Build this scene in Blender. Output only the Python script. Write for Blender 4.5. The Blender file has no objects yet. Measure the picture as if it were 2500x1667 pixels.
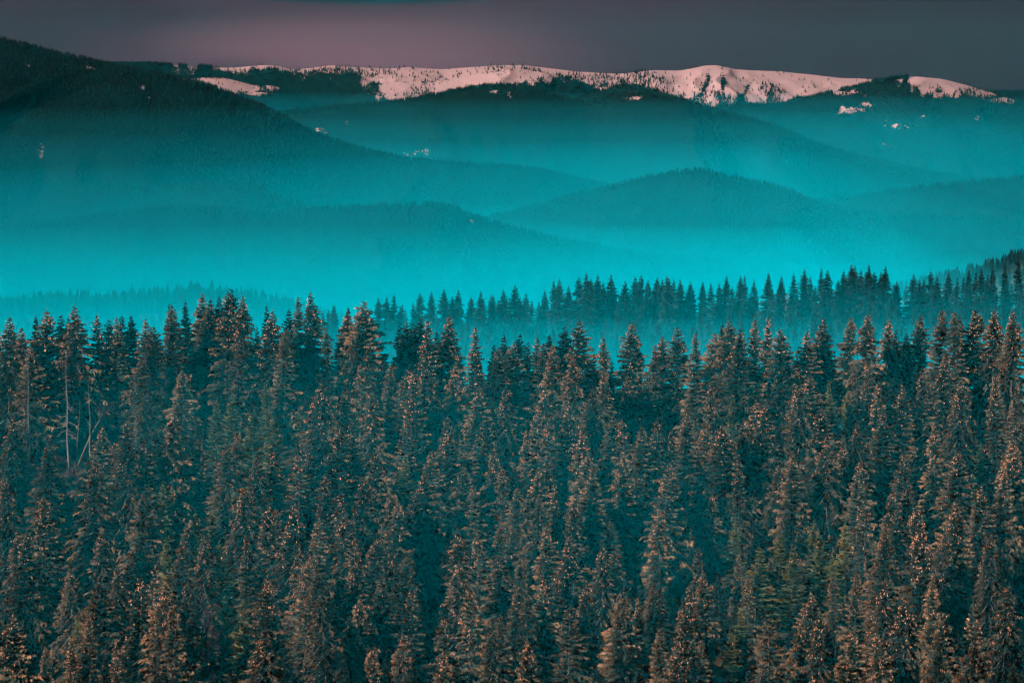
import bpy, math, random
import numpy as np
from mathutils import Vector, Euler

# ------------------------------------------------------------------ camera
S = bpy.context.scene
COL = S.collection
IMW, IMH = 2500.0, 1667.0                # the photograph's own pixel grid
HFOV = math.radians(24.0)
FPX = (IMW / 2) / math.tan(HFOV / 2)
HORIZON = 180.0                          # row of the horizon
PITCH = math.atan((IMH / 2 - HORIZON) / FPX)
cam = bpy.data.cameras.new('camera')
cam.angle = HFOV
cam.sensor_fit = 'HORIZONTAL'
cam.clip_start = 1.0
cam.clip_end = 60000.0
cam_o = bpy.data.objects.new('camera', cam)
COL.objects.link(cam_o)
cam_o.location = (0, 0, 0)
cam_o.rotation_euler = (math.pi / 2 - PITCH, 0, 0)
S.camera = cam_o

# ------------------------------------------------------------------ render, exposure
S.render.engine = 'CYCLES'
S.view_settings.view_transform = 'Standard'
S.view_settings.look = 'None'
S.view_settings.gamma = 1.0
S.view_settings.exposure = 1.65
S.view_settings.use_curve_mapping = False
cy = S.cycles
cy.use_denoising = True
cy.use_adaptive_sampling = True
cy.adaptive_threshold = 0.04
cy.adaptive_min_samples = 10
cy.max_bounces = 6
cy.diffuse_bounces = 0
cy.glossy_bounces = 0
cy.transmission_bounces = 2
cy.volume_bounces = 0
cy.transparent_max_bounces = 64
cy.volume_max_steps = 32
cy.use_light_tree = False

# ------------------------------------------------------------------ sun and sky
SUN_EL = math.radians(29.0)
SUN_AZ = math.radians(238.0)             # clockwise from +Y (view direction): behind the camera, to the left
sun_pos = Vector((math.sin(SUN_AZ) * math.cos(SUN_EL), math.cos(SUN_AZ) * math.cos(SUN_EL), math.sin(SUN_EL)))
sun = bpy.data.lights.new('sun', 'SUN')
sun.energy = 3.7
sun.angle = math.radians(0.5)
sun.color = (1.0, 0.66, 0.56)
sun_o = bpy.data.objects.new('sun', sun)
COL.objects.link(sun_o)
sun_o.rotation_euler = (-sun_pos).to_track_quat('-Z', 'Y').to_euler()

world = bpy.data.worlds.new('World')
S.world = world
world.use_nodes = True
wn = world.node_tree
wn.nodes.clear()


class NT:
    """tiny helper round a node tree"""
    def __init__(self, t): self.t = t
    def n(self, kind, **kw):
        nd = self.t.nodes.new(kind)
        for k, v in kw.items():
            if k.startswith('i_'):
                key = k[2:]
                key = int(key) if key.isdigit() else key
                nd.inputs[key].default_value = v
            else:
                setattr(nd, k, v)
        return nd
    def l(self, a, b): self.t.links.new(a, b)
    def math(self, op, a, b=None, clamp=False):
        nd = self.t.nodes.new('ShaderNodeMath'); nd.operation = op; nd.use_clamp = clamp
        for i, v in enumerate((a, b)):
            if v is None: continue
            if isinstance(v, (int, float)): nd.inputs[i].default_value = v
            else: self.l(v, nd.inputs[i])
        return nd.outputs[0]
    def mix(self, f, a, b):
        nd = self.t.nodes.new('ShaderNodeMix'); nd.data_type = 'RGBA'
        for i, v in ((0, f), (6, a), (7, b)):
            if isinstance(v, (int, float)): nd.inputs[i].default_value = v
            elif isinstance(v, tuple): nd.inputs[i].default_value = (*v, 1.0)
            else: self.l(v, nd.inputs[i])
        return nd.outputs[2]
    def ramp(self, f, lo, hi):
        nd = self.t.nodes.new('ShaderNodeMapRange'); nd.interpolation_type = 'SMOOTHSTEP'
        self.l(f, nd.inputs[0]); nd.inputs[1].default_value = lo; nd.inputs[2].default_value = hi
        return nd.outputs[0]


w = NT(wn)
wout = w.n('ShaderNodeOutputWorld')
sky = w.n('ShaderNodeTexSky')
sky.sky_type = 'NISHITA'
sky.sun_disc = False
sky.sun_elevation = SUN_EL
sky.sun_rotation = SUN_AZ
sky.altitude = 1300
sky.dust_density = 2.0
tc = w.n('ShaderNodeTexCoord')
mp = w.n('ShaderNodeMapping')
mp.inputs['Scale'].default_value = (5.0, 5.0, 34.0)
mp.inputs['Location'].default_value = (1.35, 0.2, 0.55)
w.l(tc.outputs['Generated'], mp.inputs['Vector'])
nz = w.n('ShaderNodeTexNoise', i_Scale=1.0, i_Detail=4.0, i_Roughness=0.45)
w.l(mp.outputs[0], nz.inputs['Vector'])
mp2 = w.n('ShaderNodeMapping')
mp2.inputs['Scale'].default_value = (3.2, 3.2, 12.0)
mp2.inputs['Location'].default_value = (4.4, 1.3, 2.1)
w.l(tc.outputs['Generated'], mp2.inputs['Vector'])
nz2 = w.n('ShaderNodeTexNoise', i_Scale=1.0, i_Detail=3.0, i_Roughness=0.5)
w.l(mp2.outputs[0], nz2.inputs['Vector'])
sep = w.n('ShaderNodeSeparateXYZ')
w.l(tc.outputs['Generated'], sep.inputs[0])
# bank of cloud: slate to mauve with rosier stretches
c1 = w.mix(w.ramp(nz2.outputs[0], 0.40, 0.58), (0.0095, 0.0075, 0.0125), (0.0260, 0.0140, 0.0215))
# rosy bank of lit cloud low over the ridges, left of the middle
bx = w.math('MULTIPLY', w.math('ADD', sep.outputs[0], 0.066), 11.0)
bz = w.math('MULTIPLY', w.math('ADD', sep.outputs[2], -0.008), 60.0)
rr = w.math('ADD', w.math('MULTIPLY', bx, bx), w.math('MULTIPLY', bz, bz))
rr = w.math('ADD', rr, w.math('MULTIPLY', w.math('ADD', nz.outputs[0], -0.5), 3.4))
glow = w.math('MULTIPLY', w.math('SUBTRACT', 1.0, w.ramp(rr, -0.2, 1.3)), w.ramp(sep.outputs[1], 0.2, 0.6))
c2 = w.mix(glow, c1, (0.070, 0.032, 0.043))
c2 = w.mix(w.math('MULTIPLY', w.math('SUBTRACT', 1.0, w.ramp(nz.outputs[0], 0.36, 0.60)), 0.45), c2, (0.011, 0.0095, 0.015))
# thicker, darker cloud to the right
rt = w.math('MULTIPLY', w.ramp(w.math('ADD', sep.outputs[0], w.math('MULTIPLY', w.math('ADD', nz2.outputs[0], -0.5), 0.25)), -0.02, 0.20), 0.75)
c2 = w.mix(rt, c2, (0.0035, 0.0035, 0.0065))
# dark teal underside of the cloud deck above
zz_ = w.math('ADD', sep.outputs[2], w.math('MULTIPLY', w.math('ADD', nz.outputs[0], -0.5), 0.045))
dk = w.math('MULTIPLY', w.ramp(zz_, 0.026, 0.037), 0.85)
c3 = w.mix(dk, c2, (0.0010, 0.0100, 0.0140))
ex = w.math('MULTIPLY', w.math('ADD', sep.outputs[0], 0.060), 17.0)
ez = w.math('MULTIPLY', w.math('ADD', sep.outputs[2], -0.0345), 150.0)
er = w.math('ADD', w.math('MULTIPLY', ex, ex), w.math('MULTIPLY', ez, ez))
er = w.math('ADD', er, w.math('MULTIPLY', w.math('ADD', nz.outputs[0], -0.5), 1.5))
c3 = w.mix(w.math('MULTIPLY', w.math('SUBTRACT', 1.0, w.ramp(er, 0.2, 1.2)), w.ramp(sep.outputs[1], 0.2, 0.6)), c3, (0.0005, 0.0135, 0.0185))
bgc = w.n('ShaderNodeBackground', i_Strength=1.0)
w.l(c3, bgc.inputs['Color'])
bgs = w.n('ShaderNodeBackground', i_Strength=0.05)
w.l(sky.outputs[0], bgs.inputs['Color'])
mx = w.n('ShaderNodeMixShader')
mx.inputs[0].default_value = 0.985
w.l(bgs.outputs[0], mx.inputs[1]); w.l(bgc.outputs[0], mx.inputs[2])
w.l(mx.outputs[0], wout.inputs['Surface'])

# ------------------------------------------------------------------ helpers
rng = np.random.default_rng(7)
rnd = random.Random(11)


def ray(px, py):
    cx, cv = (px - IMW / 2) / FPX, (IMH / 2 - py) / FPX
    c, s = math.cos(PITCH), math.sin(PITCH)
    return cx, c + s * cv, -s + c * cv


def at(px, py, Y):
    d = ray(px, py)
    return d[0] / d[1] * Y, Y, d[2] / d[1] * Y


def project(x, y, z):
    c, s = math.cos(PITCH), math.sin(PITCH)
    f = c * y - s * z
    u = s * y + c * z
    return IMW / 2 + x / f * FPX, IMH / 2 - u / f * FPX


def vnoise(x, y, seed=0):
    x = np.asarray(x, float); y = np.asarray(y, float)
    ix, iy = np.floor(x).astype(np.int64), np.floor(y).astype(np.int64)
    fx, fy = x - ix, y - iy
    fx, fy = fx * fx * (3 - 2 * fx), fy * fy * (3 - 2 * fy)

    def h(a, b):
        n = (a * 374761393 + b * 668265263 + seed * 974711) & 0x7fffffff
        n = ((n ^ (n >> 13)) * 1274126177) & 0x7fffffff
        return ((n ^ (n >> 16)) & 0xffff) / 65535.0
    return (h(ix, iy) * (1 - fx) + h(ix + 1, iy) * fx) * (1 - fy) + (h(ix, iy + 1) * (1 - fx) + h(ix + 1, iy + 1) * fx) * fy


def fbm(x, y, seed=0, o=4):
    s, a, t = 0.0, 0.5, 0.0
    for k in range(o):
        s = s + a * vnoise(x * 2 ** k, y * 2 ** k, seed + 17 * k); t += a; a *= 0.5
    return s / t


def mesh_from(name, verts, faces, mat, smooth=False, attrs=None, mats=None, midx=None):
    me = bpy.data.meshes.new(name)
    v = np.asarray(verts, np.float32).reshape(-1, 3)
    if isinstance(faces, np.ndarray):
        k = faces.shape[1]
        me.vertices.add(len(v)); me.vertices.foreach_set('co', v.ravel())
        me.loops.add(faces.size); me.loops.foreach_set('vertex_index', faces.astype(np.int32).ravel())
        me.polygons.add(len(faces))
        me.polygons.foreach_set('loop_start', np.arange(0, faces.size, k, dtype=np.int32))
        me.polygons.foreach_set('loop_total', np.full(len(faces), k, np.int32))
    else:
        me.from_pydata(v.tolist(), [], faces)
    for m in (mats or [mat]):
        if m is not None: me.materials.append(m)
    if midx is not None:
        me.polygons.foreach_set('material_index', np.asarray(midx, np.int32))
    if smooth:
        me.polygons.foreach_set('use_smooth', np.ones(len(me.polygons), bool))
    for k, a in (attrs or {}).items():
        at_ = me.attributes.new(k, 'FLOAT', 'POINT')
        at_.data.foreach_set('value', np.asarray(a, np.float32))
    me.update(calc_edges=True)
    me.validate()
    return me


def link(name, me, parent=None):
    o = bpy.data.objects.new(name, me)
    COL.objects.link(o)
    if parent is not None: o.parent = parent
    return o


def tag(o, label=None, cat=None, group=None, kind=None):
    if label: o['label'] = label
    if cat: o['category'] = cat
    if group: o['group'] = group
    if kind: o['kind'] = kind
    return o


def material(name, base=(0.5, 0.5, 0.5), rough=0.8):
    m = bpy.data.materials.new(name); m.use_nodes = True
    t = NT(m.node_tree)
    b = m.node_tree.nodes['Principled BSDF']
    b.inputs['Base Color'].default_value = (*base, 1)
    b.inputs['Roughness'].default_value = rough
    b.inputs['Specular IOR Level'].default_value = 0.0
    return m, t, b


# ------------------------------------------------------------------ materials
def needle_material(name, dark, light, tipc):
    m, t, b = material(name, rough=0.7)
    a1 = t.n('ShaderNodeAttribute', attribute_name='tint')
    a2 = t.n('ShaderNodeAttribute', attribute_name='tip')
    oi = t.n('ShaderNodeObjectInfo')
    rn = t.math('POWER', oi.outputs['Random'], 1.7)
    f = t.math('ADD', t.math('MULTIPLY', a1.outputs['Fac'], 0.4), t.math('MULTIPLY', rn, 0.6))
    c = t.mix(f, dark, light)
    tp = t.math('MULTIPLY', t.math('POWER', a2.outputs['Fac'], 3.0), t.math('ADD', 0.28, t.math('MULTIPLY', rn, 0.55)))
    c = t.mix(tp, c, tipc)  # warm tip colour paints in the sunlit highlight on outer needles
    t.l(c, b.inputs['Base Color'])
    return m


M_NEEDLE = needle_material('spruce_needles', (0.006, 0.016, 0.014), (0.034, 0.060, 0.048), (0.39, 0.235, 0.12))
M_NEEDLE_DARK = needle_material('shaded_spruce_needles', (0.005, 0.012, 0.0105), (0.013, 0.025, 0.021), (0.036, 0.036, 0.026))  # darker copy of the needles, shade of filler and far trees painted in
M_YOUNG = needle_material('young_spruce_needles', (0.030, 0.045, 0.019), (0.125, 0.140, 0.050), (0.28, 0.25, 0.085))
M_BARK, t_, b_ = material('spruce_bark', rough=0.9)
nb = t_.n('ShaderNodeTexNoise', i_Scale=3.0, i_Detail=4.0)
t_.l(t_.mix(nb.outputs[0], (0.06, 0.045, 0.036), (0.17, 0.13, 0.105)), b_.inputs['Base Color'])
M_CONE, t_, b_ = material('spruce_cones', rough=0.6)
oi_ = t_.n('ShaderNodeObjectInfo')
a_ = t_.n('ShaderNodeAttribute', attribute_name='tint')
t_.l(t_.mix(a_.outputs['Fac'], (0.34, 0.155, 0.085), (0.60, 0.345, 0.20)), b_.inputs['Base Color'])
M_DEAD, t_, b_ = material('dead_wood', rough=0.85)
nb = t_.n('ShaderNodeTexNoise', i_Scale=2.0, i_Detail=5.0)
t_.l(t_.mix(nb.outputs[0], (0.11, 0.10, 0.11), (0.24, 0.22, 0.23)), b_.inputs['Base Color'])
M_GREYTWIG, t_, b_ = material('grey_dead_twigs', (0.085, 0.08, 0.09), 0.9)
M_PINKWOOD, t_, b_ = material('reddish_dead_wood', rough=0.85)
nb = t_.n('ShaderNodeTexNoise', i_Scale=2.0, i_Detail=5.0)
t_.l(t_.mix(nb.outputs[0], (0.20, 0.10, 0.10), (0.45, 0.27, 0.25)), b_.inputs['Base Color'])
M_TWIG, t_, b_ = material('bare_twigs', rough=0.85)
a_ = t_.n('ShaderNodeAttribute', attribute_name='tip')
t_.l(t_.mix(a_.outputs['Fac'], (0.16, 0.10, 0.13), (0.34, 0.09, 0.17)), b_.inputs['Base Color'])
M_TWIGWOOD, t_, b_ = material('lichen_grey_branches', (0.26, 0.25, 0.25), 0.9)
M_BIRCH, t_, b_ = material('birch_bark', rough=0.7)
nb = t_.n('ShaderNodeTexNoise', i_Scale=1.6, i_Detail=3.0)
t_.l(t_.mix(t_.ramp(nb.outputs[0], 0.42, 0.55), (0.07, 0.045, 0.045), (0.23, 0.175, 0.17)), b_.inputs['Base Color'])

M_FLOOR, t_, b_ = material('forest_floor', rough=0.95)
tcf = t_.n('ShaderNodeTexCoord')
n1 = t_.n('ShaderNodeTexNoise', i_Scale=0.6, i_Detail=6.0); t_.l(tcf.outputs['Object'], n1.inputs['Vector'])
n2 = t_.n('ShaderNodeTexNoise', i_Scale=0.09, i_Detail=7.0, i_Roughness=0.65); t_.l(tcf.outputs['Object'], n2.inputs['Vector'])
t_.l(t_.mix(t_.ramp(n2.outputs[0], 0.70, 0.72), t_.mix(n1.outputs[0], (0.018, 0.018, 0.012), (0.055, 0.045, 0.03)), (0.72, 0.74, 0.78)), b_.inputs['Base Color'])

M_MOUNT, t_, b_ = material('mountain_ground', rough=0.95)
tcm = t_.n('ShaderNodeTexCoord')
a_ = t_.n('ShaderNodeAttribute', attribute_name='snow')
n1 = t_.n('ShaderNodeTexNoise', i_Scale=0.045, i_Detail=6.0, i_Roughness=0.75); t_.l(tcm.outputs['Object'], n1.inputs['Vector'])
n2 = t_.n('ShaderNodeTexNoise', i_Scale=0.012, i_Detail=5.0); t_.l(tcm.outputs['Object'], n2.inputs['Vector'])
sv = t_.math('ADD', a_.outputs['Fac'], t_.math('MULTIPLY', t_.math('ADD', n1.outputs[0], -0.5), 1.9))
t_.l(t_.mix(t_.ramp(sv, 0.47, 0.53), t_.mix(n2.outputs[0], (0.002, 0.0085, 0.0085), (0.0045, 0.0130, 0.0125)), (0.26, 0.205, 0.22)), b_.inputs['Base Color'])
M_FARTREE, t_, b_ = material('far_spruce', rough=0.9)
a_ = t_.n('ShaderNodeAttribute', attribute_name='tint')
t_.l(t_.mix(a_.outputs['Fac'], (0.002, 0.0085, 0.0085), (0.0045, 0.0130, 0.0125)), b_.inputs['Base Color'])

# ------------------------------------------------------------------ mountains and hills
K = IMW / 2352.0      # crest lines were read off a 2352 px wide view
FLOOR_Z = -800.0
VIEW = 2352.0


def ellipses(px, py, lst):
    v = np.zeros_like(px)
    for cx, cyy, rx, ry, s in lst:
        q = ((px / K - cx) / rx) ** 2 + ((py / K - cyy) / ry) ** 2
        v = np.maximum(v, s * np.clip(1.12 - 0.72 * np.sqrt(q), 0, 1))
    return v


def far_trees(name, X, Y, Z, H, label, parent_none=None):
    """five-sided two-tier cones, all of one far wood in one mesh"""
    n = len(X)
    ang = rng.uniform(0, 6.28, n)
    sides = 5
    rad = H * rng.uniform(0.15, 0.21, n)
    V = np.zeros((n, sides + 1, 3), np.float32)
    for k in range(sides):
        a = ang + k * 2 * math.pi / sides
        r = rad * rng.uniform(0.75, 1.2, n)
        V[:, k, 0] = X + np.cos(a) * r; V[:, k, 1] = Y + np.sin(a) * r
        V[:, k, 2] = Z - 1.0 + H * rng.uniform(0.0, 0.14, n)
    V[:, sides, 0] = X + rng.normal(0, 0.25, n); V[:, sides, 1] = Y; V[:, sides, 2] = Z + H
    idx = np.arange(n)[:, None] * (sides + 1)
    F = np.concatenate([np.stack([idx[:, 0] + k, idx[:, 0] + (k + 1) % sides, idx[:, 0] + sides], 1) for k in range(sides)])
    tint = np.repeat(np.clip(0.45 * rng.uniform(0, 1, n) + 1.5 * (fbm(X / 330, Y / 330, 77, 4) - 0.33), 0, 1), sides + 1)
    me = mesh_from(name, V.reshape(-1, 3), F, M_FARTREE, attrs={'tint': tint})
    return tag(link(name, me), label, 'forest', kind='stuff')


def ridge(name, D, crest, slope, label, seed, px0=-350, px1=2700, nx=420, nf=70, amp=0.26, snow=None, wood=None, wood_h=(13, 22), n_wood=0, wood_t=0.8, wood_label=None, bend=0.0, base=FLOOR_Z, rough=2.0):
    cx = np.array([c[0] for c in crest]) * K
    cyv = np.array([c[1] for c in crest]) * K
    px = np.linspace(px0, px1, nx)
    py = np.interp(px, cx, cyv)
    # soften the corners of the read-off line
    ker = np.hanning(9); ker /= ker.sum()
    py = np.convolve(np.pad(py, 4, mode='edge'), ker, 'valid')
    mid = (px - IMW / 2) / IMW
    Yc = D * (1 + bend * mid)
    dirs = np.array([ray(a, b) for a, b in zip(px, py)])
    Xc = dirs[:, 0] / dirs[:, 1] * Yc
    Zc = dirs[:, 2] / dirs[:, 1] * Yc
    mpx = D / FPX
    Zc = Zc + (fbm(Xc / (60 * mpx), Xc * 0, seed, 4) - 0.5) * rough * mpx
    tf = np.linspace(0, 1, nf) ** 1.6
    tb = np.linspace(0, 1, 14)[1:] ** 1.4
    T = np.concatenate([-tb[::-1], tf])             # negative = behind the crest
    hgt = np.maximum(Zc - base, 30.0)
    Lf = hgt / slope
    TT, XX = np.meshgrid(T, Xc, indexing='ij')
    at_ = np.abs(TT)
    sc = 900.0
    warp = fbm(XX / (sc * 1.4), at_ * 2.5, seed + 5, 3) - 0.5
    YY = Yc[None, :] - TT * Lf[None, :] + warp * 60 * np.minimum(at_ * 6, 1)
    p = 1 - at_ ** 1.22
    spur = (np.abs(fbm(XX / (sc * 0.55) + warp * 1.6, YY / (sc * 2.2), seed + 9, 4) - 0.5) * 2) ** 0.8
    spur = spur - 0.33
    ZZ = base + hgt[None, :] * p - hgt[None, :] * amp * spur * np.minimum(at_ * 3.2, 1) * (1 - at_ ** 3)
    ZZ = ZZ + (fbm(XX / 130, YY / 170, seed + 3, 4) - 0.5) * 14 * max(1.0, D / 5500) * np.minimum(at_ * 8, 1)
    PX, PY = project(XX, YY, ZZ)
    sn = np.zeros_like(ZZ)
    if snow: sn = np.clip(snow(PX, PY, XX, YY), 0, 1)
    nr = len(T)
    V = np.stack([XX, YY, ZZ], -1).reshape(-1, 3)
    ii, jj = np.meshgrid(np.arange(nr - 1), np.arange(nx - 1), indexing='ij')
    a = (ii * nx + jj).ravel()
    F = np.stack([a, a + nx, a + nx + 1, a + 1], 1)
    me = mesh_from(name, V, F, M_MOUNT, smooth=True, attrs={'snow': sn.ravel()})
    tag(link(name, me), label, 'mountain' if D > 5000 else 'hill', kind='structure')
    if n_wood:
        u = rng.uniform(0, nx - 1.001, n_wood)
        tv = rng.uniform(0, 1, n_wood) ** 0.8 * wood_t
        tv[: n_wood // 7] = rng.uniform(-0.02, 0.035, n_wood // 7)     # the fringe on the skyline
        r = np.interp(tv, T, np.arange(nr))
        r0 = np.clip(r.astype(int), 0, nr - 2); j0 = u.astype(int)
        fr, fu = r - r0, u - j0

        def bil(A): return (A[r0, j0] * (1 - fu) + A[r0, j0 + 1] * fu) * (1 - fr) + (A[r0 + 1, j0] * (1 - fu) + A[r0 + 1, j0 + 1] * fu) * fr
        X, Y, Z, sv = bil(XX), bil(YY), bil(ZZ), bil(sn)
        pxv, _ = project(X, Y, Z)
        keep = (pxv > -220) & (pxv < 2720)
        # on snow: lone trees and clumps only
        clump = fbm(X / 260, Y / 260, seed + 21, 3)
        prob = np.where(sv > 0.42, np.clip((clump - 0.41) * 2.8, 0.03, 1) * np.clip(1.9 - sv * 1.6, 0.10, 1), 1.0)
        prob = np.where((sv > 0.42) & (np.abs(tv) < 0.04), prob * 0.22, prob)
        keep &= rng.uniform(0, 1, n_wood) < prob
        X, Y, Z = X[keep], Y[keep], Z[keep]
        H = rng.uniform(*wood_h, len(X)) * rng.choice([0.75, 1, 1.12], len(X)) * np.where(sv[keep] > 0.3, 1.0, np.where(np.abs(tv[keep]) < 0.04, 1.0, 0.7))
        far_trees(wood, X, Y, Z, H, wood_label)


def nzp(PX, PY, s, seed): return fbm(PX / s, PY / s, seed, 3) - 0.5


SNOWLINE = np.array([(-400, 100), (250, 120), (360, 120), (400, 158), (520, 160), (600, 158), (660, 172), (720, 176), (800, 178), (860, 205), (900, 236), (960, 222), (1040, 206), (1150, 200), (1250, 215), (1340, 226), (1420, 205), (1500, 212), (1560, 232), (1640, 250), (1700, 238), (1800, 236), (1880, 222), (1960, 212), (2040, 190), (2100, 182), (2700, 170)], float)


def snow_main(PX, PY, X, Y):
    line = np.interp(PX / K, SNOWLINE[:, 0], SNOWLINE[:, 1])
    d = (line - PY / K) / 14.0
    v = 0.5 + 0.5 * np.clip(d + nzp(PX, PY, 26, 3) * 2.6, -1, 1)
    gul = ellipses(PX, PY, [(1660, 195, 7, 34, 1), (1652, 225, 10, 14, .9), (1627, 178, 9, 20, .8), (1598, 208, 5, 14, .6), (775, 172, 60, 8, .7), (860, 178, 50, 7, .6)])
    streak = np.clip(fbm(PX / 14 + PY / 30, PY / 60, 19, 4) - 0.56, 0, 1) * 3.2
    return np.clip(v - gul * 0.75 - streak * np.clip((PY / K - 165) / 30, 0, 1), 0, 1)


def snow_spur(PX, PY, X, Y):
    v = ellipses(PX, PY, [(495, 190, 72, 15, 1), (545, 203, 70, 14, 1), (625, 192, 26, 15, .95), (420, 184, 36, 7, 1), (590, 214, 40, 8, .7)])
    return v + nzp(PX, PY, 16, 8) * 0.7 * (v > 0.05)


def snow_shoulder(PX, PY, X, Y):
    v = ellipses(PX, PY, [(930, 202, 80, 22, 1), (1010, 200, 90, 20, 1), (905, 222, 40, 20, .9), (1110, 182, 100, 18, 1), (1190, 175, 90, 22, 1)])
    return v + nzp(PX, PY, 20, 9) * 0.8 * (v > 0.05)


def snow_right(PX, PY, X, Y):
    v = ellipses(PX, PY, [(2150, 188, 70, 18, 1.15), (2200, 200, 70, 14, 1.1), (2260, 215, 60, 11, 1.1), (2310, 229, 45, 8, 1.0), (2130, 208, 44, 12, .8), (2185, 214, 70, 11, .72), (1958, 254, 46, 9, .66), (1990, 242, 20, 8, .7), (1940, 215, 60, 8, .55), (2060, 290, 36, 6, .6), (2030, 275, 10, 5, .6), (2245, 272, 12, 7, .7), (2040, 335, 22, 8, .55), (2120, 270, 10, 5, .5)])
    return v + nzp(PX, PY, 14, 10) * 0.9 * (v > 0.05)


def snow_left(PX, PY, X, Y):
    v = ellipses(PX, PY, [(200, 157, 20, 6, .62), (330, 203, 9, 7, .62), (345, 224, 16, 3, .55), (60, 150, 16, 5, .6), (130, 170, 8, 6, .5), (95, 345, 10, 24, .55)])
    return v + nzp(PX, PY, 10, 11) * 0.8 * (v > 0.05)


def snow_mid(PX, PY, X, Y):
    v = ellipses(PX, PY, [(1172, 219, 11, 11, .66), (1136, 211, 12, 4, .66), (1460, 226, 24, 5, .7), (972, 348, 32, 10, .58), (936, 356, 20, 5, .56), (800, 280, 8, 16, .5), (735, 300, 20, 12, .42)])
    return v + nzp(PX, PY, 9, 12) * 0.9 * (v > 0.05)


def snow_low(PX, PY, X, Y):
    v = ellipses(PX, PY, [(640, 447, 30, 9, .62), (605, 434, 24, 5, .56), (662, 458, 14, 6, .62)])
    return v + nzp(PX, PY, 8, 13) * 0.9 * (v > 0.05)


def snow_low2(PX, PY, X, Y):
    v = ellipses(PX, PY, [(1085, 508, 8, 5, .6)])
    return v + nzp(PX, PY, 8, 14) * 0.9 * (v > 0.05)


ground = mesh_from('valley_floor', [(-15900, -390, FLOOR_Z), (15900, -390, FLOOR_Z), (15900, 17500, FLOOR_Z), (-15900, 17500, FLOOR_Z)], [(0, 1, 2, 3)], M_MOUNT, attrs={'snow': np.zeros(4)})
tag(link('valley_floor', ground), 'dark wooded valley floor under teal mist', 'ground', kind='structure')

ridge('snowy_ridge', 15000, [(-400, 140), (150, 146), (250, 148), (330, 148), (400, 150), (480, 155), (540, 156), (600, 150), (630, 151), (665, 160), (700, 158), (760, 150), (830, 155), (880, 158), (940, 155), (1010, 160), (1080, 155), (1150, 150), (1200, 150), (1260, 157), (1330, 165), (1420, 170), (1500, 162), (1560, 163), (1620, 151), (1645, 150), (1690, 160), (1800, 165), (1860, 172), (1930, 180), (1990, 182), (2040, 186), (2120, 200), (2250, 213), (2352, 214), (2700, 214)],
      0.42, 'long snow covered ridge along the skyline', 1, nx=640, nf=80, amp=0.18, snow=snow_main, wood='ridge_forest', n_wood=80000, wood_t=0.42, wood_h=(16, 26), wood_label='far dark spruces dotting and fringing the long snowy ridge')
ridge('snowy_spur', 14000, [(-400, 330), (250, 215), (330, 186), (385, 179), (430, 181), (475, 178), (515, 179), (550, 188), (585, 198), (615, 196), (640, 200), (700, 222), (780, 262), (900, 300), (1200, 400), (2700, 700)],
      0.42, 'low snowy spur between left mountain and snowy ridge', 2, nx=420, px1=1500, snow=snow_spur, wood='spur_forest', n_wood=13000, wood_t=0.4, wood_h=(14, 24), wood_label='dark far spruces on low snowy spur')
ridge('snowy_shoulder', 14200, [(-400, 600), (700, 262), (800, 225), (855, 192), (930, 187), (1000, 186), (1060, 179), (1120, 166), (1165, 158), (1200, 158), (1260, 168), (1330, 190), (1420, 230), (1600, 300), (2700, 600)],
      0.42, 'broad snowy shoulder below skyline near the middle', 3, nx=420, px0=500, px1=2000, snow=snow_shoulder, wood='shoulder_forest', n_wood=14000, wood_t=0.4, wood_h=(14, 24), wood_label='far spruces speckling broad snowy shoulder near the middle')
ridge('wooded_knoll', 12000, [(-400, 700), (1150, 290), (1290, 240), (1340, 222), (1390, 208), (1435, 197), (1470, 199), (1510, 212), (1560, 232), (1640, 262), (1800, 310), (2700, 600)],
      0.45, 'small wooded knoll in front of snowy ridge', 4, nx=320, px0=1000, px1=2200, snow=lambda a, b, c, d: ellipses(a, b, [(1455, 213, 14, 4, .8)]), wood='knoll_forest', n_wood=9000, wood_t=0.4, wood_label='dark forest on small knoll before snowy ridge')
ridge('right_mountain', 12500, [(-400, 700), (1300, 400), (1500, 300), (1600, 262), (1680, 245), (1780, 243), (1850, 228), (1940, 206), (2000, 191), (2050, 180), (2100, 175), (2160, 181), (2220, 196), (2270, 211), (2310, 224), (2352, 237), (2700, 300)],
      0.45, 'dark wooded mountain with snowy top at right', 5, nx=420, px0=1200, snow=snow_right, wood='right_mountain_forest', n_wood=30000, wood_t=0.6, wood_h=(14, 24), wood_label='dark forest covering snow topped right mountain')
ridge('middle_mountain', 10500, [(-400, 420), (300, 340), (500, 290), (640, 260), (720, 252), (800, 245), (880, 238), (960, 228), (1040, 210), (1100, 200), (1160, 195), (1220, 205), (1270, 218), (1320, 232), (1350, 237), (1400, 224), (1450, 214), (1490, 214), (1550, 226), (1600, 241), (1650, 256), (1720, 273), (1800, 300), (1870, 330), (1950, 355), (2050, 380), (2150, 400), (2250, 412), (2352, 420), (2700, 440)],
      0.42, 'dark wooded mountain in the middle distance', 6, nx=560, snow=snow_mid, wood='middle_mountain_forest', n_wood=46000, wood_t=0.6, wood_h=(12, 20), wood_label='dense dark forest covering middle mountain')
ridge('left_mountain', 8500, [(-400, 40), (-200, 58), (0, 92), (60, 105), (130, 125), (200, 140), (260, 150), (330, 165), (400, 178), (460, 191), (530, 216), (600, 246), (650, 269), (700, 297), (780, 330), (860, 350), (940, 368), (1100, 382), (1180, 384), (1240, 392), (1330, 414), (1420, 433), (1520, 455), (1700, 500), (2100, 590), (2700, 700)],
      0.42, 'tall dark wooded mountain sloping down from left edge', 7, nx=520, snow=snow_left, wood='left_mountain_forest', n_wood=40000, wood_t=0.6, wood_h=(11, 19), wood_label='dense dark forest covering tall left mountain', bend=0.1, amp=0.15)
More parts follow.
